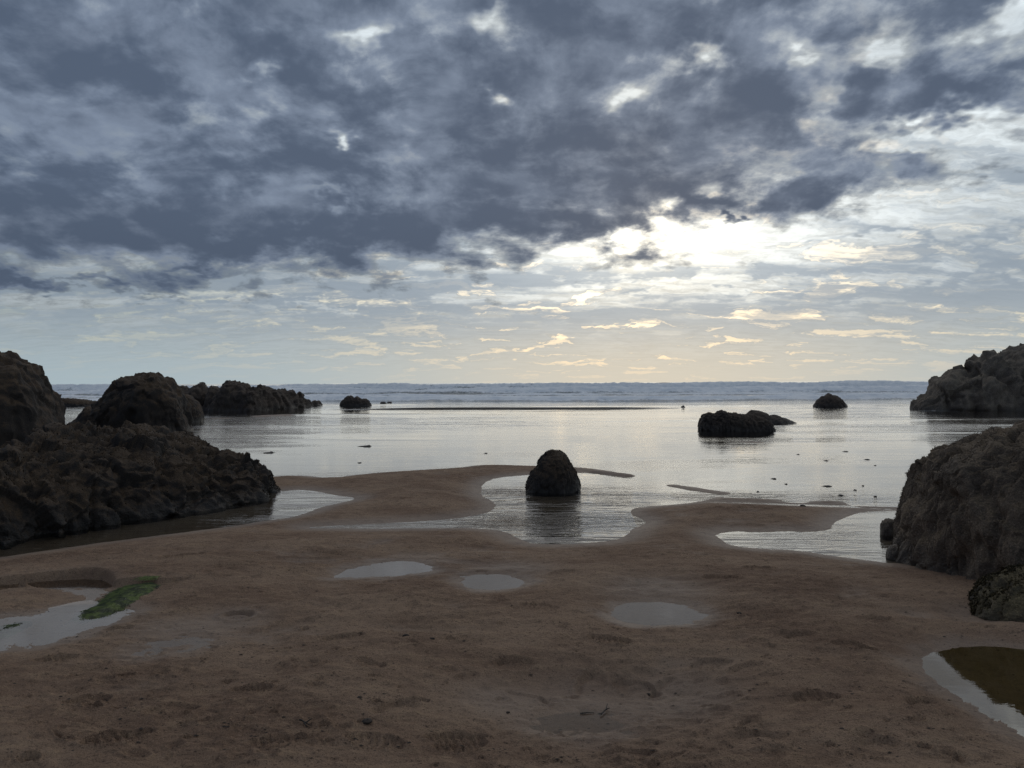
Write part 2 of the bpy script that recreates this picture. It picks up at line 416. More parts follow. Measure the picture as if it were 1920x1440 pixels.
MAIN_EDGE = [(300, 902), (510, 894), (560, 891), (620, 897), (683, 888), (767, 882), (860, 877), (893, 872), (933, 871), (983, 873), (1030, 874),
    (1085, 876), (1120, 880), (1160, 886), (1184, 893), (1167, 897), (1133, 888), (1080, 886), (1030, 888), (983, 891), (933, 895), (905, 905),
    (903, 918), (899, 928), (928, 944), (922, 958), (883, 969), (800, 977), (700, 982), (630, 985), (560, 990), (640, 991), (710, 992), (800, 990),
    (900, 990), (948, 997), (967, 1008), (987, 1018), (1013, 1021), (1083, 1020), (1150, 1014), (1173, 1005), (1185, 992), (1210, 982), (1207, 975),
    (1182, 964), (1182, 955), (1210, 950), (1267, 946), (1324, 939), (1337, 932), (1365, 933), (1425, 935), (1462, 937), (1468, 942), (1511, 944),
    (1517, 939), (1575, 939), (1590, 946), (1612, 952), (1650, 955), (1690, 955)]
me_poly = poly_px(MAIN_EDGE)
W_MAIN = np.concatenate([[(-400, 300), (-400, 13.0), (-8, 13.0)], smooth_poly(me_poly, 1)[1:-1], [(5.2, 9.6), (40, 9.6), (400, 9.6), (400, 300)]])
W_RIGHT = smooth_poly(poly_px([(1720, 957), (1620, 958), (1579, 971), (1561, 984), (1558, 993), (1511, 999), (1477, 995), (1425, 999), (1380, 996), (1336, 1001),
    (1354, 1014), (1369, 1023), (1425, 1029), (1500, 1032), (1556, 1042), (1612, 1049), (1669, 1056), (1760, 1060), (1800, 1000)]), 1)
W_LEFT = smooth_poly(poly_px([(498, 976), (545, 970), (575, 962), (600, 951), (640, 943), (672, 934), (630, 929), (590, 921), (560, 918), (520, 921), (470, 925),
    (300, 950), (0, 1005), (-300, 1050), (-300, 1085), (-50, 1052), (100, 1030), (200, 1016), (330, 1000), (440, 986)]), 1)
POOLS = [   # outline in the photograph, level, slope of the near sand, width of the hollow
    ('left', [(-260, 1265), (-100, 1236), (0, 1219), (60, 1214), (120, 1201), (180, 1182), (230, 1161), (254, 1146), (236, 1142), (205, 1146), (175, 1138),
              (158, 1128), (110, 1140), (60, 1150), (0, 1160), (-120, 1172), (-300, 1200)], .128, .10, .02),
    ('scour', [(-200, 1120), (0, 1104), (60, 1100), (120, 1106), (150, 1116), (165, 1128), (185, 1122), (205, 1110), (212, 1098), (190, 1086), (140, 1086),
              (60, 1092), (0, 1098), (-200, 1110)], .098, .30, .015),
    ('damp', [(235, 1225), (300, 1196), (345, 1188), (390, 1192), (402, 1200), (370, 1216), (335, 1227), (280, 1230)], .135, .07, .03),
    ('a', [(612, 1085), (650, 1067), (700, 1056), (750, 1051), (795, 1056), (812, 1068), (800, 1074), (740, 1080), (680, 1084)], .110, .12, .05),
    ('b', [(862, 1084), (868, 1079), (910, 1076), (955, 1078), (980, 1088), (985, 1094), (960, 1104), (930, 1107), (890, 1107), (868, 1098)], .112, .16, .05),
    ('c', [(1145, 1148), (1152, 1136), (1190, 1128), (1250, 1128), (1300, 1138), (1335, 1155), (1315, 1166), (1280, 1173), (1220, 1174), (1170, 1168), (1150, 1160)], .112, .16, .05),
    ('front', [(990, 1366), (1000, 1348), (1050, 1330), (1110, 1332), (1160, 1342), (1180, 1360), (1172, 1380), (1100, 1383), (1030, 1384)], .098, .11, .05),
    ('right', [(1726, 1234), (1745, 1221), (1790, 1213), (1850, 1210), (1960, 1222), (2160, 1300), (2160, 1500), (2000, 1440), (1920, 1388), (1850, 1345),
               (1790, 1308), (1745, 1272), (1727, 1250)], .112, .20, .03),
]
POOL_W = [(n, smooth_poly(poly_px(p, L), 2), L, s, k) for n, p, L, s, k in POOLS]
BARS = [((1262, 911), (1350, 925), .012, .30), ((1070, 880), (1175, 892), .035, .2), ((600, 858), (870, 860), -.0, .3),
        ((490, 780), (540, 778), .035, .8), ((400, 784), (430, 784), .012, .7), ((1395, 829), (1425, 829), .015, .35)]

# sand stamps: shoe prints, small dents (x, y, angle, length, kind)
_r = random.Random(4)
STAMPS = []
def stamp_px(px, py, ang, ln, kind, dep=1.0):
    gx, gy = ground(px, py, .16); STAMPS.append((float(gx), float(gy), math.radians(ang), ln, kind, dep))
for a in [(215, 1395, 25, .30, 'tread', 1.0), (700, 1395, -10, .29, 'tread', .7), (850, 1375, 10, .28, 'tread', 1.1), (860, 1392, 20, .26, 'tread', .8),
          (1140, 1200, -20, .27, 'tread', 1.0), (1190, 1262, -35, .30, 'shoe', 1.3), (1105, 1258, 60, .26, 'heel', 1.4), (1245, 1270, 50, .24, 'heel', 1.2),
          (960, 1238, 10, .24, 'heel', 1.2), (990, 1290, -40, .30, 'shoe', .9), (445, 1152, 0, .22, 'heel', 2.0), (220, 1176, 8, .20, 'heel', 1.2),
          (1330, 1240, 10, .26, 'tread', .9), (1530, 1311, 0, .26, 'tread', .9), (1400, 1255, 15, .24, 'heel', 1.0), (1595, 1215, -15, .26, 'shoe', 1.0),
          (1640, 1165, 10, .22, 'tread', 1.0), (1350, 1085, -10, .30, 'tread', 1.1), (1420, 1060, 10, .28, 'tread', .9), (1730, 1325, 30, .22, 'heel', 1.2),
          (470, 1297, 5, .22, 'tread', .9), (160, 1320, 20, .24, 'shoe', .9), (640, 1200, 5, .26, 'tread', .8), (1010, 1140, -10, .28, 'tread', .6),
          (1500, 1200, 5, .2, 'heel', .8), (740, 1330, 40, .25, 'heel', .9), (1650, 1405, -10, .2, 'heel', 1.0), (1180, 1400, 0, .26, 'shoe', .8),
          (1050, 1070, 20, .3, 'tread', .7), (100, 1235, 15, .24, 'tread', 1.0), (340, 1045, 20, .35, 'tread', 1.2), (690, 1255, -30, .2, 'heel', .9), (520, 1405, 15, .26, 'tread', .7),
          (1260, 1335, 15, .3, 'shoe', .6), (1420, 1385, -8, .26, 'heel', 1.0), (320, 1340, 20, .26, 'shoe', .6), (1400, 965, 5, .5, 'shoe', 1.2), (1500, 980, -5, .3, 'tread', 1.2)]:
    stamp_px(*a)
for i in range(700):
    py = 1000 + 440 * _r.random() ** 0.8; px = -60 + 2040 * _r.random()
    stamp_px(px, py, _r.gauss(0, 25), _r.choice([.02, .025, .03, .04, .05, .06, .08, .11]), _r.choice(['dent', 'dent', 'slit', 'heel']), .5 + _r.random() * 1.0)

def build_sand():
    rows = np.concatenate([np.geomspace(1.3, 2.4, 50)[:-1], np.geomspace(2.4, 13.5, 600)[:-1], np.geomspace(13.5, 60, 90)[:-1], np.geomspace(60, 8000, 14)])
    t = np.concatenate([np.linspace(-2.2, -0.86, 40)[:-1], np.linspace(-0.86, 0.86, 760), np.linspace(0.86, 2.2, 40)[1:]])
    Yg, T = np.meshgrid(rows, t, indexing='ij'); X = (T * Yg).astype(np.float32); Y = Yg.astype(np.float32)
    near = (Y < 60)
    und = fbm(X * .55, Y * .55, 3.1, 3) * .055 + fbm(X * 1.7, Y * 2.6, 8.0, 4) * .058
    B = .085 + .095 * sst(-Y, -9.0, -5.0) + und
    B = B - 0.5 * sst(Y, 45, 90) - 3.0 * sst(Y, 90, 400)
    xy = near & (Y < 45)
    def sd(poly, pad=2.5):
        out = np.full(X.shape, 9.0, np.float32)
        lo, hi = poly.min(0) - pad, poly.max(0) + pad
        m = (X > lo[0]) & (X < hi[0]) & (Y > lo[1]) & (Y < hi[1])
        out[m] = poly_sd(X[m], Y[m], poly); return out
    wob = fbm(X * 2.2, Y * 2.2, 1.0, 3) * .05 + fbm(X * 8, Y * 8, 4.0, 3, .6) * .028
    s_main = np.minimum(np.minimum(sd(W_MAIN, 400), sd(W_RIGHT)), sd(W_LEFT)) + wob * .6
    Z = smin(B, .105 * s_main, .045)
    Z = np.where(s_main < 0, np.maximum(Z, -.05 - .012 * np.maximum(Y - 12, 0)), Z)
    Z = Z + np.where(Y > 60, -.5 * sst(Y, 60, 120), 0)
    wet = sst(-s_main, -.55, -.02) * .9
    wet = np.maximum(wet, .62 * sst(-und + .012 * fbm(X * 5, Y * 7, 15., 3), .008, .040))     # damp lies in the dips
    # hollows of damp sand behind and beside the pools
    for px, py, rx, ry, dp in [(1230, 1105, .55, .45, .035), (1110, 1305, .62, .50, .110), (960, 1300, .4, .3, .02), (950, 1062, .5, .5, .03), (430, 1165, .35, .3, .03), (350, 1180, .5, .3, .02),
                               (1840, 1150, .35, .3, .05), (1250, 1290, .5, .4, .02)]:
        gx, gy = ground(px, py, .14); g = np.exp(-((((X - gx) / rx) ** 2 + ((Y - gy) / ry) ** 2) * 1.25) ** 1.5)
        Z = Z - dp * g; wet = np.maximum(wet, .8 * g)
    # the low lip of sand on the near side of the bottom hollow
    gx, gy = ground(1150, 1400, .17); Z = Z + .050 * np.exp(-(((X - gx) / .75) ** 4 + ((Y - gy - .05 * (X - gx) ** 2) / .10) ** 2))
    for n, poly, L, s, k in POOL_W:
        d = sd(poly, 1.5) + wob * .35
        if n == 'scour':          # a crumbling little scarp on its far side
            s = np.where(Y > poly[:, 1].mean() + .05 + fbm(X * 3, Y * 3, 2., 2) * .05, 2.5, .10)
        prof = L + s * np.where(d > 0, d, np.maximum(d * .7, -.35))
        near_w = 1 - sst(d, .02, .30) if n != 'scour' else np.zeros_like(d)
        Z = smin(Z, prof, k) * (1 - near_w) + prof * near_w
        wet = np.maximum(wet, sst(-d + fbm(X * 4, Y * 4, 6., 3) * .14, -.24, -.0) * {'front': .75, 'damp': .7, 'scour': .35}.get(n, .9))
    for (a, b, hgt, wd) in BARS:
        (ax, bx), (ay, by) = ground([a[0], b[0]], [a[1], b[1]])
        ex, ey = bx - ax, by - ay
        tt = np.clip(((X - ax) * ex + (Y - ay) * ey) / (ex * ex + ey * ey), 0, 1)
        dd = ((X - ax - ex * tt) ** 2 + ((Y - ay - ey * tt) * .8) ** 2) / wd ** 2
        g = np.exp(-dd * (1 + 1.2 * fbm(X * 1.5, Y * 1.5, 5, 2)))
        Z = np.where(g > .02, np.maximum(Z, -.06 + g * (hgt + .06)), Z); wet = np.maximum(wet, g * .8)
    dry = sst(Z, .0, .05)
    # wind and run-off texture
    fine = near & (Y < 16)
    Xf, Yf = X[fine], Y[fine]
    tx = fbm(Xf * 4.5, Yf * 8, 2.0, 4, .6) * .020
    rid = fbm(Xf * 3.2 + Yf * .8, Yf * 9.0, 6.0, 3, .6, ridged=True)
    tx += np.maximum(rid - .40, 0) * .034 * sst(fbm(Xf * .8, Yf * .8, 11., 2), -.1, .35)
    tx += fbm(Xf * 24, Yf * 30, 4.0, 3, .6) * .0050
    smoothm = 1 - .75 * wet[fine]
    Z[fine] += tx * smoothm * (.25 + .75 * dry[fine])
    # prints and dents
    for (gx, gy, an, ln, kind, dep) in STAMPS:
        r = ln * 1.0 + .04
        i0, i1 = np.searchsorted(rows, [gy - r, gy + r])
        if i1 <= i0: continue
        j0, j1 = np.searchsorted(t, [(gx - r) / gy - .01, (gx + r) / gy + .01])
        sl = (slice(i0, i1), slice(max(j0 - 2, 0), j1 + 2))
        dx, dy = X[sl] - gx, Y[sl] - gy
        u = (dx * math.cos(an) + dy * math.sin(an)) / (ln * .5); v = (-dx * math.sin(an) + dy * math.cos(an)) / (ln * .5)
        wn = fbm(X[sl] * 9, Y[sl] * 9, gx, 2) * .25
        if kind == 'tread' or kind == 'shoe':
            wv = .40 + .06 * np.cos(u * 3.1); rr = np.sqrt(u ** 2 + (v / wv) ** 2) + wn
            dip = sst(-rr, -1.0, -.86); rim = np.exp(-((rr - 1.08) / .10) ** 2)
            dz = -.010 * dip + .006 * rim
            if kind == 'tread': dz = dz - .007 * dip * (np.sin(u * 24 + 2.5 * np.abs(v) * 4) > .1)
            else: dz = dz - .010 * dip * sst(u, -.2, .9)
        elif kind == 'heel':
            rr = np.sqrt(u ** 2 + (v / .55) ** 2) + wn
            cres = np.exp(-((rr - .80) / .20) ** 2) * sst(v, -.05, .35)
            dz = -.006 * sst(-rr, -1, -.6) - .014 * cres * min(1, ln / .15) + .005 * np.exp(-((rr - 1.15) / .15) ** 2)
        elif kind == 'slit':
            rr = np.sqrt(u ** 2 + (v / .18) ** 2) + wn; dz = -.010 * sst(-rr, -1, -.2) * min(1, ln / .05) + .004 * np.exp(-((rr - 1.4) / .3) ** 2)
        else:
            rr = np.sqrt(u ** 2 + (v / .6) ** 2) + wn; dz = -.008 * sst(-rr, -1, -.2) * min(1, ln / .05) + .004 * np.exp(-((rr - 1.25) / .22) ** 2)
        Z[sl] += dz * 1.5 * dep * dry[sl] * (1 - .6 * wet[sl])
    v = np.stack([X, Y, Z], -1).reshape(-1, 3)
    o = mesh_np('beach_sand', v, grid_faces(*X.shape), M_SAND); structure(o)
    attr(o, 'wet', np.clip(wet, 0, 1))
    return rows, t, Z
SAND_ROWS, SAND_T, SAND_Z = build_sand()
def sand_z(x, y):
    i = min(max(np.searchsorted(SAND_ROWS, y), 1), len(SAND_ROWS) - 1); j = min(max(np.searchsorted(SAND_T, x / y), 0), len(SAND_T) - 1)
    return float(max(SAND_Z[i, j], 0.0) if y > 6.2 else SAND_Z[i, j])

# ---------------------------------------------------------------- standing water and sea
def build_sea():
    rows = np.concatenate([np.geomspace(6.0, 20, 70)[:-1], np.geomspace(20, 43, 130)[:-1], np.linspace(43, 50, 110)[:-1], np.geomspace(50, 64, 50)[:-1], np.geomspace(64, 210, 300)[:-1], np.geomspace(210, 700, 50)[:-1], np.geomspace(700, 12000, 20)])
    t = np.concatenate([np.linspace(-2.2, -0.84, 50)[:-1], np.linspace(-0.84, 0.84, 720), np.linspace(0.84, 2.2, 50)[1:]])
    Yg, T = np.meshgrid(rows, t, indexing='ij'); X = (T * Yg).astype(np.float32); Y = Yg.astype(np.float32)
    Z = np.zeros_like(X); foam = np.zeros_like(X)
    # low wavelets running up the flat
    mid = (Y > 14) & (Y < 75)
    Xm, Ym = X[mid], Y[mid]
    zm = fbm(Xm * .12, Ym * .55, 2.2, 4, .55) * .016 * sst(Ym, 14, 40)
    fm = np.zeros_like(Xm)
    def front(Xa, Ya, y0, amp, wob, h, wf, wb, seed, x0=-1e3, x1=1e3, lo=.0):
        yw = y0 + fbm(Xa * wob, Xa * 0 + seed, 0., 3) * amp
        s = Ya - yw
        hh = h * np.clip(lo + (1 - lo) * (.5 + 1.1 * fbm(Xa * .05 + seed, Xa * 0 + seed * 2, 1., 3)), 0, 1.5) * sst(Xa, x0 - 4, x0 + 4) * sst(-Xa, -x1 - 4, -x1 + 4)
        return np.where(s < 0, np.exp(-(s / wf) ** 2), np.exp(-(s / wb) ** 2)) * hh, s, hh
    for y0, amp, wob, h, wf, wb, seed, x0, x1 in [(46.4, 2.4, .05, .12, .06, 2.6, 3.3, -10, 9), (51, 2.0, .04, .05, .3, 2.0, 8.1, 2, 30), (38, 2.5, .05, .045, .3, 1.6, 5.2, -14, -4),
            (31.5, 2.0, .06, .04, .25, 1.5, 6.6, 5, 30), (27, 1.6, .08, .045, .25, 1.2, 1.7, 8, 30), (23.5, 1.5, .1, .03, .2, 1.0, 2.9, 7, 30), (57, 2., .04, .06, .4, 2.5, 4.4, -40, -8),
            (29, 2.5, .1, .03, .25, 1.3, 9.7, -14, -6), (21.5, 1.6, .12, .02, .2, .8, 12.2, -9, -3.5)]:
        zz, s, hh = front(Xm, Ym, y0, amp, wob, h, wf, wb, seed, x0, x1, .5); zm = zm + zz
    # froth streaks left where water drains round the left rocks
    lf = sst(-(Xm / Ym), .30, .52) * sst(Ym, 17, 24) * sst(fbm(Xm * .35, Ym * 1.6, 4., 4, .6), -.1, .5)
    fm = np.maximum(fm, lf * .42)
    rf = sst(Xm / Ym, .42, .6) * sst(Ym, 18, 26) * sst(fbm(Xm * .3, Ym * 1.5, 7., 4, .6), .0, .6); fm = np.maximum(fm, rf * .30)
    Z[mid] = zm; foam[mid] = fm
    # surf: fronts of broken water one behind the other
    sm = (Y > 58)
    Xs, Ys = X[sm], Y[sm]
    zs = fbm(Xs * .05, Ys * .12, 1., 4) * .10 * sst(Ys, 60, 90); fs = np.zeros_like(Xs)
    for y0, amp, wob, h, wf, wb, seed, lo, f0 in [(69, 7., .03, .50, 1.0, 3.5, 2.3, .45, 1.0), (79, 6., .03, .35, .8, 4., 7.9, .1, .9), (90, 7., .03, .45, .9, 4., 5.5, .2, .9), (112, 6., .02, 1.05, 1.1, 5.5, 1.1, .5, 1.0),
            (128, 8., .03, 1.0, 1.2, 6., 9.3, .3, 1.0), (150, 9., .02, 1.75, 1.5, 7., 3.9, .6, 1.), (185, 12., .02, 1.75, 2., 9., 6.2, .45, 1.), (235, 14., .015, 1.75, 4., 12., 8.8, .3, .2), (310, 20., .01, 1.7, 7., 18., 4.7, .45, .0), (430, 20., .008, 1.80, 12., 40., 2.1, .96, 0.)]:
        zz, s, hh = front(Xs, Ys, y0, amp, wob, h, wf, wb, seed, lo=lo)
        zs = np.maximum(zs, zz + .3 * zs)
        fs = np.maximum(fs, f0 * np.where(s < 0, np.exp(-(s / (wf * 1.4)) ** 2), np.exp(-(s / (wb * 1.7)) ** 2)) * np.clip(hh / h * 1.3, .25, 1))
    bg = sst(Ys, 66, 72) * sst(-Ys, -215, -175) * (.30 + .85 * fbm(Xs * .05, Ys * .22, 9., 4, .6))
    # unbroken dark swell left of the middle of the outer line
    unb = sst(Ys, 125, 150) * np.exp(-((Xs / Ys + .04) / .10) ** 2) * (.5 + fbm(Xs * .08, Ys * .1, 2., 3))
    fs = np.maximum(fs, bg) * (1 - .8 * unb)
    # churned, lumpy tops
    lump = np.maximum(fbm(Xs * .55, Ys * .40, 3., 4, .6, ridged=True) - .15, 0) * .55 + fbm(Xs * 1.6, Ys * 1.2, 5., 3, .6) * .16
    zs = zs + lump * np.clip(fs, 0, 1) * np.clip(zs * .55 + .12, 0, .75)
    spl = np.maximum(fbm(Xs * .22, Ys * .1, 13., 4, .65) - .34, 0) * sst(Ys, 140, 150) * sst(-Ys, -175, -158) * sst(Xs / Ys, .02, .12)
    zs = zs + spl * 1.1
    Z[sm] += zs; foam[sm] = np.maximum(foam[sm], np.clip(fs, 0, 1))
    v = np.stack([X, Y, Z], -1).reshape(-1, 3)
    o = mesh_np('sea', v, grid_faces(*X.shape), M_SEA); structure(o)
    attr(o, 'foam', foam)
    sx = X / Y
    rip = .16 + .85 * sst(Y, 24, 28) * sst(-Y, -40, -33) * sst(-sx, -.15, .15) + .45 * sst(Y, 44, 52) + .95 * sst(sx, .22, .45) * sst(Y, 18, 26) + .55 * sst(-sx, .22, .42) * sst(Y, 16, 22)
    rip = rip + .95 * sst(-Y, -11.8, -10.6) * sst(sx, -.12, -.03) * sst(-sx, -.24, -.14) + .30 * sst(-Y, -11.5, -10.4)
    rip = rip * (.55 + .9 * sst(fbm(X * .10, Y * .32, 21., 4, .6), -.35, .45))
    attr(o, 'ripple', rip); attr(o, 'deep', sst(Y, 45, 75))
build_sea()

for n, poly, L, s, k in POOL_W:
    c = poly.mean(0); big = c + (poly - c) * 1.0
    # grow the sheet a little under the surrounding sand
    nx = np.roll(poly, -1, 0) - np.roll(poly, 1, 0); nrm = np.stack([nx[:, 1], -nx[:, 0]], 1); nrm /= np.linalg.norm(nrm, axis=1)[:, None] + 1e-9
    area = .5 * np.sum(poly[:, 0] * np.roll(poly[:, 1], -1) - poly[:, 1] * np.roll(poly[:, 0], -1))
    big = poly + nrm * (.06 if area > 0 else -.06)
    me = bpy.data.meshes.new('tide_pool'); me.from_pydata([(a, b, L) for a, b in big], [], [list(range(len(big)))]); me.update()
    me.materials.append({'front': M_FILM, 'damp': M_FILM, 'scour': M_FILM, 'right': M_CLEAR}.get(n, M_POOL))
    o = bpy.data.objects.new('tide_pool', me); COL.objects.link(o); structure(o)
    if me.polygons[0].normal.z < 0: me.flip_normals()

# ---------------------------------------------------------------- rocks
ROCKM = {
    'brown': mat_rock('weedy_brown_rock', (0.012, 0.009, 0.008), (0.025, 0.018, 0.014), (0.062, 0.037, 0.018), .85),
    'dark': mat_rock('dark_rock', (0.026, 0.020, 0.017), (0.054, 0.041, 0.033), (0.075, 0.050, 0.032), .6, .6),
    'grey': mat_rock('grey_rock', (0.090, 0.074, 0.060), (0.190, 0.158, 0.126), (0.165, 0.126, 0.080), .5, .5, salt=.7),
    'near': mat_rock('barnacled_rock', (0.070, 0.053, 0.039), (0.130, 0.097, 0.070), (0.150, 0.104, 0.058), .6, 1.0),
    'olive': mat_rock('weed_covered_rock', (0.050, 0.041, 0.027), (0.095, 0.076, 0.046), (0.120, 0.090, 0.042), .8, 1.2),
}
def loft(outline, yc, depth, ns=120, nt=70, n=2.3, a=.75, b=.62, lump=.10, crack=.03, fine=.02, chunk=.0, seed=0., zb=-.35, fissure=.0, front=1.0, ledge=.0, dip=.6, facet=.026, fs=2.4):
    """a boulder whose long section is the outline; every cross-section is a rounded hump of real depth"""
    O = np.asarray(outline, float)
    seg = np.r_[0, np.cumsum(np.hypot(*np.diff(O, axis=0).T))]
    s = np.linspace(0, seg[-1], ns); px = np.interp(s, seg, O[:, 0]); py = np.interp(s, seg, O[:, 1])
    lo, hi = O[:, 0].min(), O[:, 0].max()
    w = (px - lo) / (hi - lo); e = np.clip(1 - np.abs(2 * w - 1) ** n, 0, 1) ** (1 / n)
    if np.ndim(yc) == 0: Yc = np.full(ns, float(yc))
    else: Yc = np.interp(px, [p[0] for p in yc], [p[1] for p in yc])
    if np.ndim(depth): D = np.interp(px, [p[0] for p in depth], [p[1] for p in depth])
    else: D = depth
    zt = H - (py - hor(px)) * Yc / F
    hd = D * (.04 + .96 * e)
    th = np.linspace(0, math.pi, nt)
    cy = np.sign(np.cos(th)) * np.abs(np.cos(th)) ** a; cz = np.sin(th) ** b
    fr = np.where(cy > 0, front, 1.0)
    Y = Yc[:, None] - hd[:, None] * (cy * fr)[None, :]
    X = ((px - 960) / F)[:, None] * (Yc[:, None] * .5 + Y * .5)
    Z = zb + (zt - zb)[:, None] * cz[None, :]
    def normals(X, Y, Z):
        P = np.stack([X, Y, Z], -1); N = np.cross(np.gradient(P, axis=0), np.gradient(P, axis=1))
        N /= np.linalg.norm(N, axis=2)[..., None] + 1e-9
        return N
    size = (zt.max() - 0.0)
    N = normals(X, Y, Z)
    if N[ns // 2, nt // 2, 2] < 0: N = -N; flip = True
    else: flip = False
    x, y, z = (X / size).astype(np.float32), (Y / size).astype(np.float32), (Z / size).astype(np.float32)
    edge = np.minimum(1, (.25 + e))[:, None]
    d = fbm(x * 1.3 + seed, y * 1.3, z * 1.3, 4, .5) * lump
    if chunk:
        wx = fbm(x * 2 + seed, y * 2, z * 2, 2) * .3
        f1, f2 = worley(x * 3.0 + seed + wx, y * 3.0 + wx, z * 3.0 - wx); d = d + (sst(f2 - f1, .0, .25) - .35) * chunk - f1 * chunk * .6
        f1, f2 = worley(x * 7.5 + seed + wx, y * 7.5 + wx, z * 7.5 - wx); d = d + (sst(f2 - f1, .0, .3) - .6) * chunk * .4
    if crack:
        r = fbm(x * 2.2 + seed, y * 2.2, z * 1.6 + 5, 3, .55, ridged=True); d = d - np.maximum(r - .45, 0) * crack * 2
    if fissure:      # steep clefts down the faces
        r = fbm(x * 5.5 + seed + z * .8, y * 5.5, z * .9, 3, .6, ridged=True); d = d - np.maximum(r - .35, 0) * fissure * 2
    if facet:
        wx = fbm(x * 2.5 + seed, y * 2.5, z * 2.5, 3) * .22
        d = d + facets(x * fs + seed + wx, y * fs - wx, z * fs * .8 + wx) * facet + facets(x * fs * 2.6 + wx, y * fs * 2.6 + seed, z * fs * 2.2 - wx) * facet * .38
    if ledge:        # tilted beds standing proud as ridges and steps
        c, sn = math.cos(dip), math.sin(dip)
        q = (z * c + x * sn + y * .25) * 5.0 + fbm(x * 1.6 + seed, y * 1.6, z * 1.6, 3) * 1.1
        st = q - np.floor(q); d = d + (np.where(st < .78, st / .78, (1 - st) / .22) - .5) * ledge * (.6 + .8 * fbm(x * 2.1, y * 2.1 + seed, z * 2.1, 2))
        q2 = q * 2.7 + fbm(x * 4 + seed, y * 4, z * 4, 2) * .8; st = q2 - np.floor(q2); d = d + (np.where(st < .7, st / .7, (1 - st) / .3) - .5) * ledge * .35
    d = d + fbm(x * 9 + seed, y * 9, z * 9, 4, .62) * fine
    d = d * size * edge
    X, Y, Z = X + N[..., 0] * d, Y + N[..., 1] * d, Z + N[..., 2] * d
    v = np.stack([X, Y, Z], -1).reshape(-1, 3); f = grid_faces(ns, nt)
    if flip: f = f[:, ::-1]
    return v, f
def rock(name, parts, mat, label, group=None, cat='rock'):
    V, Fc, off = [], [], 0
    for kw in parts:
        v, f = loft(**kw); V.append(v); Fc.append(f + off); off += len(v)
    o = mesh_np(name, np.concatenate(V), np.concatenate(Fc), ROCKM[mat])
    return tag(o, label, cat, group)

rock('boulder', [dict(outline=[(-330, 840), (-300, 760), (-220, 690), (-100, 668), (-40, 664), (0, 660), (12, 661), (25, 672), (45, 678), (63, 682), (70, 700), (82, 715), (88, 730),
      (97, 760), (105, 785), (113, 812), (116, 850)], yc=20.3, depth=2.4, ns=150, nt=100, n=2.6, b=.55, lump=.06, crack=.03, fine=.018, chunk=.015, ledge=.02, dip=.3, fissure=.02, facet=0.075, seed=1.)], 'brown',
     'tall dark brown boulder cut off by the left edge of the picture', 'boulders standing on the beach')
rock('boulder', [dict(outline=[(168, 815), (170, 800), (178, 770), (185, 752), (200, 740), (212, 722), (228, 712), (243, 704), (264, 703), (268, 700), (290, 699), (302, 704), (316, 712), (325, 722),
      (336, 735), (345, 758), (352, 780), (357, 800), (357, 818)], yc=26.2, depth=1.7, ns=130, nt=90, n=2.4, b=.5, lump=.05, crack=.04, fine=.018, chunk=.015, ledge=.02, dip=-.3, fissure=.02, facet=0.075, seed=4.)], 'brown',
     'dome shaped dark boulder in shallow water behind the long weedy rock', 'boulders standing on the beach')
rock('boulder', [dict(outline=[(322, 792), (330, 752), (345, 738), (358, 742), (368, 752), (376, 762), (380, 775), (381, 793)], yc=32.5, depth=.9, ns=70, nt=50, chunk=.03, seed=9.)], 'brown',
     'small dark boulder showing at the right foot of the dome shaped boulder', 'boulders standing on the beach')
rock('boulder', [dict(outline=[(122, 798), (135, 790), (148, 782), (160, 768), (163, 763), (172, 762), (180, 766), (190, 775), (200, 800)], yc=29.3, depth=.8, ns=70, nt=50, chunk=.03, seed=12.)], 'brown',
     'low wedge of rock left of the dome shaped boulder', 'boulders standing on the beach')
rock('reef', [dict(outline=[(40, 760), (60, 749), (95, 746), (104, 748), (112, 746), (120, 748), (128, 747), (136, 748), (146, 748), (155, 750), (165, 751), (178, 753), (195, 756), (230, 761)], yc=57.0, depth=1.6,
      ns=120, nt=40, chunk=.10, lump=.2, fine=.08, seed=15., zb=-.2)], 'brown', 'long low dark reef between the tall left boulder and the surf')
rock('rock_outcrop', [
    dict(outline=[(318, 772), (330, 738), (338, 726), (346, 724), (354, 731), (366, 722), (376, 718), (384, 724), (390, 738), (398, 772)], yc=48., depth=2.0, ns=90, nt=60, chunk=.02, facet=0.100, seed=21., b=.7),
    dict(outline=[(380, 772), (390, 736), (400, 722), (409, 729), (416, 740), (424, 772)], yc=47., depth=1.5, ns=60, nt=50, chunk=.02, facet=0.100, seed=22., b=.7),
    dict(outline=[(388, 772), (402, 748), (415, 728), (424, 718), (432, 715), (445, 717), (449, 720), (461, 721), (468, 731), (478, 729), (487, 724), (497, 724), (506, 728), (516, 731), (524, 727), (532, 732),
      (538, 737), (548, 733), (556, 739), (564, 737), (568, 742), (571, 748), (585, 753), (600, 754), (605, 759)], yc=[(380, 46.5), (480, 46.5), (550, 51), (605, 57)], depth=[(380, 2.), (520, 2.), (605, .8)],
      ns=200, nt=70, n=3., chunk=.02, facet=0.100, fs=3., seed=24., b=.6, lump=.05)], 'dark',
    'jagged dark rock outcrop with several peaks in front of the surf on the left')
rock('rock', [dict(outline=[(636, 762), (640, 752), (648, 746), (653, 742), (658, 741), (664, 746), (670, 743), (678, 748), (686, 748), (692, 752), (698, 762)], yc=54.5, depth=.9, ns=80, nt=50, chunk=.05, seed=31.)], 'dark',
     'small dark two humped rock at the edge of the surf', 'small rocks out on the flat')
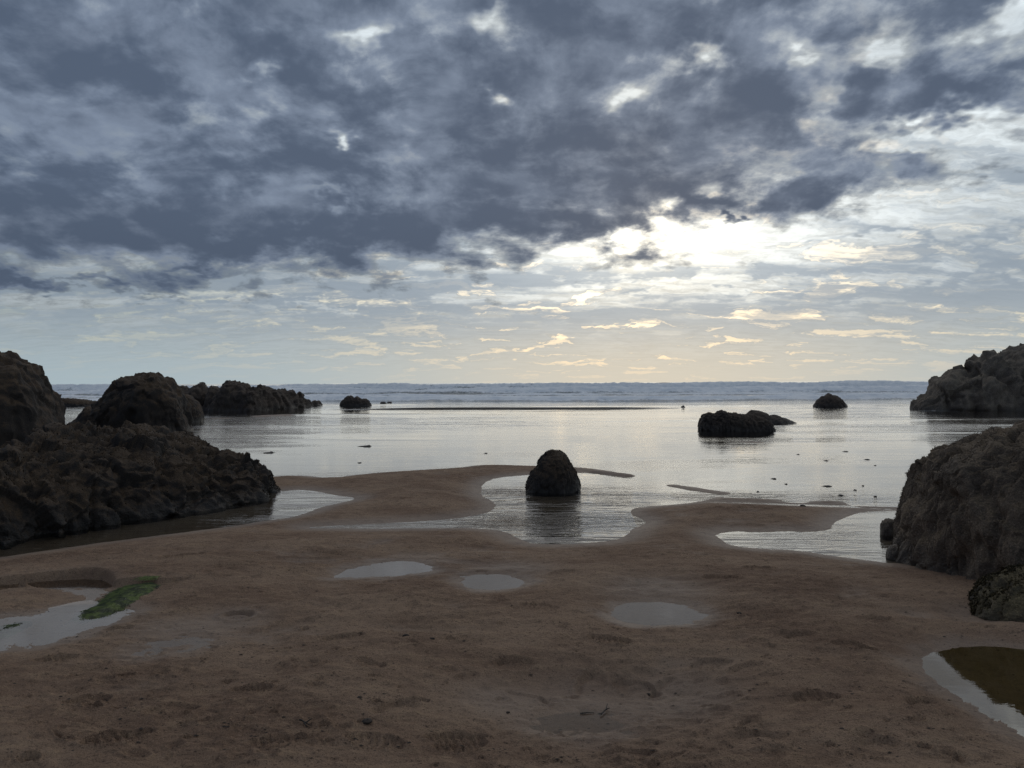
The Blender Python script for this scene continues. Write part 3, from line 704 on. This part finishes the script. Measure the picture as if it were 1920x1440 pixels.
for i, (ol, yc, lab) in enumerate([
    ([(711, 758), (714, 753.5), (721, 753), (725, 756), (727, 760)], 59., 'tiny flat black rock just right of the two humped rock'),
    ([(724, 757), (727, 753), (734, 753), (736, 758)], 62., 'tiny black rock, the outer one right of the two humped rock'),
    ([(1275, 767), (1278, 761), (1282, 760), (1284, 763), (1285, 767)], 47.5, 'tiny black pointed rock alone on the wet flat near the dark wavelet')]):
    rock('rock', [dict(outline=ol, yc=yc, depth=.25, ns=30, nt=24, zb=-.1, seed=40. + i)], 'dark', lab, 'small rocks out on the flat')
rock('rock', [dict(outline=[(1307, 812), (1310, 795), (1314, 782), (1321, 774), (1330, 772), (1338, 775), (1352, 769), (1366, 774), (1380, 773), (1396, 777), (1410, 776), (1424, 781), (1436, 785), (1446, 792), (1453, 803), (1455, 814)], yc=[(1307, 25.6), (1454, 24.6)], depth=.75, ns=140, nt=80, n=2.6, b=.5, a=.7, lump=.05, fine=.02, fissure=.10, chunk=.0, facet=0.060, seed=51.)], 'dark',
     'flat topped dark rock slab standing in the shallows right of centre', 'rocks in the shallows')
rock('rock', [dict(outline=[(1392, 798), (1400, 774), (1408, 769), (1425, 770), (1436, 774), (1441, 779), (1455, 778), (1465, 782), (1478, 787), (1490, 791), (1499, 797)], yc=29.4, depth=.8, ns=100, nt=60, chunk=.03, seed=54.)],
     'dark', 'low wedge shaped rock tapering right behind the flat topped slab', 'rocks in the shallows')
rock('rock', [dict(outline=[(1522, 767), (1527, 757), (1533, 749), (1541, 743), (1548, 742), (1554, 737), (1560, 741), (1569, 742), (1577, 747), (1582, 754), (1588, 760), (1588, 768)], yc=48., depth=.95, ns=90, nt=60,
      chunk=.04, seed=57., b=.7)], 'dark', 'peaked dark rock near the surf left of the grey headland', 'rocks in the shallows')
rock('rock_headland', [
    dict(outline=[(1706, 780), (1711, 764), (1716, 750), (1728, 744), (1737, 736), (1742, 719), (1754, 704), (1768, 702), (1780, 696), (1797, 692), (1810, 694), (1812, 684), (1822, 676), (1836, 669), (1850, 665),
      (1872, 665), (1884, 657), (1900, 650), (1920, 643), (1980, 618), (2060, 600), (2180, 590), (2300, 620), (2400, 700), (2430, 790)], yc=[(1706, 43.), (2430, 46.)], depth=[(1706, 3.), (1900, 4.), (2430, 6.)],
      ns=260, nt=130, n=2.6, b=.7, lump=.04, crack=.10, chunk=.015, fine=.012, fissure=.04, ledge=.02, dip=-.9, facet=0.075, fs=3., seed=61.)], 'grey', 'high grey brown rock headland rising out of the right edge')
rock('boulder', [dict(outline=[(984, 925), (986, 905), (990, 893), (998, 880), (1010, 866), (1015, 855), (1024, 848), (1034, 845), (1050, 846), (1058, 850), (1065, 860), (1072, 873), (1078, 885), (1083, 896), (1087, 908),
      (1086, 925)], yc=11.35, depth=.45, ns=190, nt=130, n=2.6, b=.42, lump=.05, crack=.03, fine=.02, chunk=.0, fissure=.02, facet=0.055, fs=2.2, seed=71., zb=-.25)], 'brown',
     'lone rounded cone shaped rock in the middle of the rippled pool', 'boulders standing on the beach')
rock('weedy_rock', [
    dict(outline=[(-420, 980), (-330, 880), (-200, 868), (-80, 872), (0, 857), (30, 840), (65, 821), (100, 806), (130, 803), (165, 808), (200, 809), (232, 801), (262, 798), (292, 801), (312, 808), (340, 820),
      (372, 838), (400, 848), (425, 850), (450, 858), (480, 871), (500, 880), (507, 895), (510, 912), (520, 930), (523, 945)],
      yc=[(-420, 8.2), (0, 9.2), (290, 10.9), (523, 11.0)], depth=[(-420, 1.6), (0, 2.1), (290, 2.1), (430, 1.3), (523, .8)], ns=420, nt=260, n=4.0, b=.85, a=.9, lump=.11, crack=.10, fine=.014, chunk=.0, ledge=.045, dip=.75, facet=0.120, fs=1.9, seed=81., front=1.16),
    ], 'brown', 'long low weedy brown rock spreading along the left foreground')
rock('barnacled_rock', [
    dict(outline=[(1660, 1075), (1664, 1050), (1670, 1020), (1682, 990), (1690, 965), (1703, 945), (1714, 930), (1719, 905), (1729, 880), (1738, 860), (1760, 846), (1800, 836), (1850, 826), (1872, 814), (1900, 803),
      (1940, 795), (2040, 770), (2160, 780), (2300, 900), (2350, 1100)], yc=[(1660, 6.9), (1760, 6.6), (1900, 6.1), (2350, 5.2)], depth=[(1660, .7), (1760, 1.15), (2350, 1.3)], ns=420, nt=280, n=2.8, b=.46, a=.66,
      lump=.05, crack=.03, fine=.010, chunk=.0, fissure=.045, ledge=.012, dip=-1.1, facet=0.040, seed=91.)], 'near', 'big brown barnacled rock leaning in from the right foreground')
rock('weed_covered_boulder', [dict(outline=[(1806, 1190), (1815, 1150), (1822, 1130), (1850, 1100), (1880, 1082), (1920, 1075), (2000, 1060), (2080, 1120), (2120, 1240)], yc=[(1806, 4.95), (2120, 4.7)], depth=.5, ns=200, nt=140, n=2.4,
      b=.7, lump=.12, crack=.08, fine=.03, chunk=.0, facet=0.060, seed=95.)], 'olive', 'olive weed covered boulder at the near foot of the big right rock')
rock('stone', [dict(outline=[(1650, 985), (1653, 977), (1664, 972), (1678, 974), (1690, 985), (1692, 1005)], yc=7.9, depth=.12, ns=60, nt=40, chunk=.04, seed=97., zb=-.1)], 'near',
     'upper of two small stones at the left edge of the barnacled rock', 'stones against the barnacled rock')
rock('stone', [dict(outline=[(1661, 1056), (1662, 1035), (1668, 1024), (1680, 1020), (1694, 1030), (1700, 1056)], yc=6.85, depth=.12, ns=60, nt=40, chunk=.04, seed=98., zb=-.1)], 'near',
     'lower of two small stones at the left edge of the barnacled rock', 'stones against the barnacled rock')

# ---------------------------------------------------------------- growth on the rocks
def mat_fleck(name, ca, cb, scale=60.0, rough=0.8):
    m, nt, out = new_mat(name)
    n = noise(nt, position(nt), scale, 2, 0.6); n2 = noise(nt, position(nt), 3.0, 3, 0.6)
    c = mixc(nt, n.sstep(0.38, 0.62), ca, cb); c = mixc(nt, n2.sstep(0.55, 0.7) * 0.5, c, tuple(v * 0.5 for v in ca))
    principled(nt, out, Base_Color=c, Roughness=rough); return m
M_BARN = mat_fleck('barnacle_shell', (0.070, 0.052, 0.038), (0.200, 0.155, 0.110))
M_TUFT = mat_fleck('brown_weed_tuft', (0.015, 0.010, 0.008), (0.064, 0.040, 0.020))
M_OLIVE = mat_fleck('olive_weed_tuft', (0.036, 0.030, 0.015), (0.130, 0.098, 0.042))
def crust(parent, n, r0, r1, mat, name, seed, zlo=.02, tall=.8):
    """thousands of small shells or tufts grown on the rock's skin, one part"""
    me = parent.data; nv = len(me.vertices); co = np.empty(nv * 3, np.float32); me.vertices.foreach_get('co', co); co = co.reshape(-1, 3)
    no = np.empty(nv * 3, np.float32); me.vertex_normals.foreach_get('vector', no); no = no.reshape(-1, 3)
    rg = np.random.default_rng(seed)
    cl = fbm(co[:, 0] * 2.5, co[:, 1] * 2.5, co[:, 2] * 2.5 + seed, 3)
    view = np.array([0, 0, H], np.float32) - co; view /= np.linalg.norm(view, axis=1)[:, None]
    ok = np.where((co[:, 2] > zlo) & (cl > -.18) & ((no * view).sum(1) > -.45) & (np.abs(co[:, 0] / co[:, 1]) < .95))[0]
    # even spread: weight by local area (mesh spacing)
    pick = rg.choice(ok, n)
    P = co[pick] + rg.normal(size=(n, 3)).astype(np.float32) * .006; N = no[pick]
    r = (r0 + (r1 - r0) * rg.random(n) ** 2)[:, None]
    T = np.cross(N, rg.normal(size=(n, 3))); T /= np.linalg.norm(T, axis=1)[:, None] + 1e-9; Bn = np.cross(N, T)
    base = P - N * r * .3
    tip = P + N * r * tall * (.5 + rg.random((n, 1))) + T * r * .4
    V = np.stack([base + T * r, base - T * r * .5 + Bn * r * .87, base - T * r * .5 - Bn * r * .87, tip], 1).reshape(-1, 3)
    k = np.arange(n)[:, None] * 4
    Fc = np.concatenate([k + [0, 1, 3], k + [1, 2, 3], k + [2, 0, 3]])
    o = mesh_np(name, V, Fc, mat, parent, smooth=False); o['kind'] = 'stuff'; return o
for o in list(COL.objects):
    if o.name.startswith('weedy_rock'): crust(o, 40000, .005, .014, M_TUFT, 'weed_tufts', 1)
    elif o.name.startswith('barnacled_rock'): crust(o, 30000, .003, .008, M_BARN, 'barnacles', 2)
    elif o.name.startswith('weed_covered'): crust(o, 24000, .003, .010, M_OLIVE, 'weed_tufts', 3, tall=1.2)
    elif 'cone shaped' in o.get('label', ''): crust(o, 9000, .003, .008, M_TUFT, 'weed_tufts', 4)

# ---------------------------------------------------------------- small things lying about
M_WEED = mat_fleck('wet_dark_seaweed', (0.010, 0.009, 0.008), (0.030, 0.022, 0.014), 40.0, 0.4)
M_TWIG = mat_fleck('dark_driftwood', (0.012, 0.009, 0.007), (0.032, 0.023, 0.016), 80.0, 0.7)
M_STONE = mat_fleck('dark_pebble', (0.022, 0.016, 0.013), (0.060, 0.044, 0.034), 50.0, 0.95)
M_ALGAE = mat_fleck('green_algae', (0.030, 0.040, 0.008), (0.125, 0.160, 0.030), 14.0, 0.5)

def tube(path, radii, sides=6):
    path = np.asarray(path, float); V, Fc = [], []
    tan = np.gradient(path, axis=0); tan /= np.linalg.norm(tan, axis=1)[:, None] + 1e-9
    up = np.array([0, 0, 1.0])
    for i, (p, t, r) in enumerate(zip(path, tan, radii)):
        s = np.cross(t, up); s /= np.linalg.norm(s) + 1e-9; u = np.cross(s, t)
        for k in range(sides):
            a = 2 * math.pi * k / sides; V.append(p + (s * math.cos(a) + u * math.sin(a)) * r)
    for i in range(len(path) - 1):
        for k in range(sides):
            a, b = i * sides + k, i * sides + (k + 1) % sides; Fc.append((a, b, b + sides, a + sides))
    return np.array(V), np.array(Fc)
def lumpy(rx, ry, rz, seed, nu=18, nv=10):
    u = np.linspace(0, 2 * math.pi, nu, endpoint=False); v = np.linspace(-1.5, 1.5, nv)
    U, Vv = np.meshgrid(u, v)
    x, y, z = np.cos(U) * np.cos(Vv), np.sin(U) * np.cos(Vv), np.sin(Vv)
    k = 1 + .45 * fbm(x * 1.3 + seed, y * 1.3, z * 1.3, 3)
    P = np.stack([x * rx * k, y * ry * k, z * rz * k], -1).reshape(-1, 3); Fc = []
    for i in range(nv - 1):
        for j in range(nu):
            a, b = i * nu + j, i * nu + (j + 1) % nu; Fc.append((a, b, b + nu, a + nu))
    return P, np.array(Fc)
def seaweed(px, py, wpx, label, group=None, seed=0):
    """a scrap of stranded weed: a matted clump with a few trailing fronds"""
    gx, gy = ground(px, py); w = wpx / F * gy; rg = np.random.default_rng(seed)
    V, Fc, off = [], [], 0
    def add(v, f):
        nonlocal off
        V.append(v); Fc.append(f + off); off += len(v)
    v, f = lumpy(w * .34, w * .40, w * .05 + .006, seed); add(v + [w * .08, 0, .004], f)
    v, f = lumpy(w * .15, w * .2, w * .08 + .005, seed + 5); add(v + [w * .22, .02, w * .02], f)
    for k in range(5):
        a = rg.normal(math.pi if k < 3 else 0, .5); L = w * (.35 + .3 * rg.random()); t = np.linspace(0, 1, 6)
        path = np.stack([np.cos(a) * t * L, np.sin(a) * t * L + .15 * L * np.sin(t * 4 + k), .012 + .02 * w * np.sin(t * 3.1)], 1)
        v, f = tube(path * [1, 1, .4], (.03 * w + .004) * (1.1 - t)); add(v, f)
    z = max(sand_z(float(gx), float(gy)), 0.0)
    o = mesh_np('stranded_seaweed', np.concatenate(V), np.concatenate(Fc), M_WEED); o.location = (float(gx), float(gy), z)
    return tag(o, label, 'seaweed', group)
G = 'seaweed scraps stranded on the wet flat'
for i, (px, py, w, lab) in enumerate([
    (685, 837, 24, 'dark clump of seaweed with a trailing tail, left of centre on the shining flat'),
    (503, 849, 22, 'dark seaweed scrap just off the top of the long weedy rock'),
    (910, 850, 8, 'tiny seaweed scrap above the sand ridge, left of the cone shaped rock'),
    (673, 868, 9, 'tiny seaweed scrap just above the left end of the sand ridge'),
    (1585, 847, 11, 'seaweed scrap farthest back of those on the right flat'),
    (1625, 862, 12, 'seaweed scrap nearest the top of the barnacled rock'),
    (1550, 912, 18, 'long seaweed scrap nearest the sand spit on the right'),
    (1450, 898, 11, 'seaweed scrap alone right of the cone shaped rock, above the sand spit'),
    (1705, 888, 18, 'forked seaweed strand against the upper edge of the barnacled rock')]):
    seaweed(px, py, w, lab, G, i + 1)
for i, (px, py, w, lab) in enumerate([(1548, 864, 9, 'small weed scrap left of the one nearest the barnacled rock top'), (1496, 852, 6, 'leftmost speck of weed in the back row of the right flat'),
    (1473, 908, 6, 'speck of weed just right of the lone scrap above the sand spit'), (1617, 911, 5, 'speck of weed right of the long scrap above the spit'), (1602, 919, 7, 'small weed scrap below and right of the long scrap'),
    (1640, 931, 7, 'weed scrap closest to the right end of the sand spit'), (1575, 929, 12, 'thin weed strand lying just above the tip of the right sand spit'), (1420, 922, 5, 'speck of weed just above the left end of the sand spit'),
    (1640, 873, 5, 'speck of weed just under the scrap nearest the barnacled rock top')]):
    seaweed(px, py, w, lab, G, i + 40)

def lay(px, py, L=.16):
    gx, gy = ground(px, py, L); gx, gy = float(gx), float(gy); z = sand_z(gx, gy); gx, gy = (float(t) for t in ground(px, py, z)); return gx, gy, sand_z(gx, gy)
def twig(px, py, pts, r, label):
    gx, gy, z = lay(px, py); V, Fc, off = [], [], 0
    for p in pts:
        p = np.asarray(p, float); t = np.linspace(0, 1, 7); q = np.stack([np.interp(t, np.linspace(0, 1, len(p)), p[:, k]) for k in range(3)], 1)
        q[:, :2] += RNG.normal(size=(7, 2)) * r * .4
        v, f = tube(q, r * (1.1 - .6 * t)); V.append(v); Fc.append(f + off); off += len(v)
    o = mesh_np('twig', np.concatenate(V), np.concatenate(Fc), M_TWIG); o.location = (gx, gy, z); return tag(o, label, 'twig', 'twigs on the sand')
twig(570, 1356, [[(-.03, .02, .012), (0, 0, .008), (.03, -.02, .006)], [(0, 0, .008), (.025, .012, .02)], [(-.005, 0, .006), (.01, -.025, .006)]], .0035, 'small forked black twig on the sand at the lower left')
twig(1134, 1337, [[(-.03, -.045, .006), (0, 0, .008), (.012, .05, .012)], [(.0, 0, .008), (.014, .005, .012)]], .0035, 'small bent black twig lying by the puddle at the bottom')
twig(1098, 1341, [[(-.035, 0, .005), (0, .004, .007), (.035, .006, .005)]], .003, 'short straight black twig left of the bent twig')
for i, (px, py, r, lab) in enumerate([(759, 1192, .028, 'dark oval pebble on the open sand left of centre'), (808, 1199, .022, 'smaller dark pebble just right of the oval pebble'),
    (1213, 1296, .016, 'black pebble between the shoe prints right of centre'), (686, 1351, .03, 'flat pebble pressed into the sand near the bottom'), (672, 1305, .014, 'small pebble above the flat pebble'),
    (1384, 1151, .02, 'black pebble just right of the round puddle'), (1504, 947, .05, 'dark lump on the top edge of the right sand spit'), (950, 1335, .012, 'tiny black pebble left of the bottom puddle')]):
    gx, gy, z = lay(px, py); v, f = lumpy(r * .8, r * .65, r * .35, 60 + i); o = mesh_np('pebble', v, f, M_STONE); o.location = (gx, gy, z + r * .12); tag(o, lab, 'pebble', 'pebbles on the sand')

def algae(poly, n, label, seed, hgt=.03):
    rg = np.random.default_rng(seed); P = poly_px(poly, .14); lo, hi = P.min(0), P.max(0); pts = []
    while len(pts) < n:
        c = lo + (hi - lo) * rg.random((n, 2)); d = poly_sd(c[:, 0], c[:, 1], P)
        pts += [(a, b, e) for (a, b), e in zip(c, d) if e + .05 * math.sin(a * 31 + b * 17) * math.sin(b * 43) < 0 and rg.random() < .10 + 9 * -e]
    c0 = P.mean(0); V, Fc = [], []
    for k, (x, y, e) in enumerate(pts[:n]):
        z = sand_z(x, y) + max(min(-e * .15, hgt), 0) * (.75 + .25 * rg.random()); a = rg.normal(-2.3, .5); L = .03 + .10 * rg.random() ** 2; w = .0007 + .0012 * rg.random()
        dx, dy = math.cos(a), math.sin(a); b = len(V)
        for t in (0, .5, 1.0):
            zz = z + .012 * math.sin(t * 3.1) * rg.random() - .012 * t; ww = w * (1.1 - .8 * t)
            V += [(x + dx * L * t - dy * ww - c0[0], y + dy * L * t + dx * ww - c0[1], zz), (x + dx * L * t + dy * ww - c0[0], y + dy * L * t - dx * ww - c0[1], zz + .002)]
        Fc += [(b, b + 1, b + 3, b + 2), (b + 2, b + 3, b + 5, b + 4)]
    o = mesh_np('green_seaweed', V, Fc, M_ALGAE, smooth=False); o.location = (float(c0[0]), float(c0[1]), 0); return tag(o, label, 'seaweed', 'green seaweed by the left pool')
algae([(148, 1158), (165, 1142), (190, 1132), (208, 1115), (222, 1100), (245, 1093), (302, 1088), (296, 1102), (262, 1122), (240, 1136), (215, 1147), (185, 1156)], 11000, 'bright green mat of seaweed running from the sand into the left pool', 1)
algae([(-20, 1178), (20, 1166), (55, 1158), (62, 1164), (40, 1174), (0, 1186)], 3000, 'small green tuft of seaweed in the pool at the left edge', 2, .02)

# flecks of shell, grit and weed strewn over the sand
def litter(n, seed):
    rg = np.random.default_rng(seed); V, Fc = [], []
    cen = [(_r.uniform(-50, 1970), 1000 + 430 * _r.random()) for _ in range(45)]
    k = 0
    while k < n:
        if rg.random() < .55:
            c = cen[rg.integers(len(cen))]; px, py = c[0] + rg.normal() * 45, c[1] + rg.normal() * 10
        else: px, py = rg.uniform(-80, 2000), 960 + 480 * rg.random() ** .8
        if py < 905 or py > 1500: continue
        gx, gy = (float(t) for t in ground(px, py, .16)); z = sand_z(gx, gy)
        if z < .03: k += 1; continue
        r = .002 + .007 * rg.random() ** 4; a = rg.random() * 6.3; s = .4 + .6 * rg.random(); b = len(V)
        for q in range(5):
            t = a + q * 1.257; V.append((gx + math.cos(t) * r * 1.6, gy + math.sin(t) * r * s, z - .001))
        V.append((gx, gy, z + r * .4))
        Fc += [(b + q, b + (q + 1) % 5, b + 5) for q in range(5)]; k += 1
    o = mesh_np('shell_grit', V, Fc, M_STONE, smooth=False); o['kind'] = 'stuff'; o['label'] = 'dark flecks of grit and weed strewn over the sand'
litter(2600, 5)
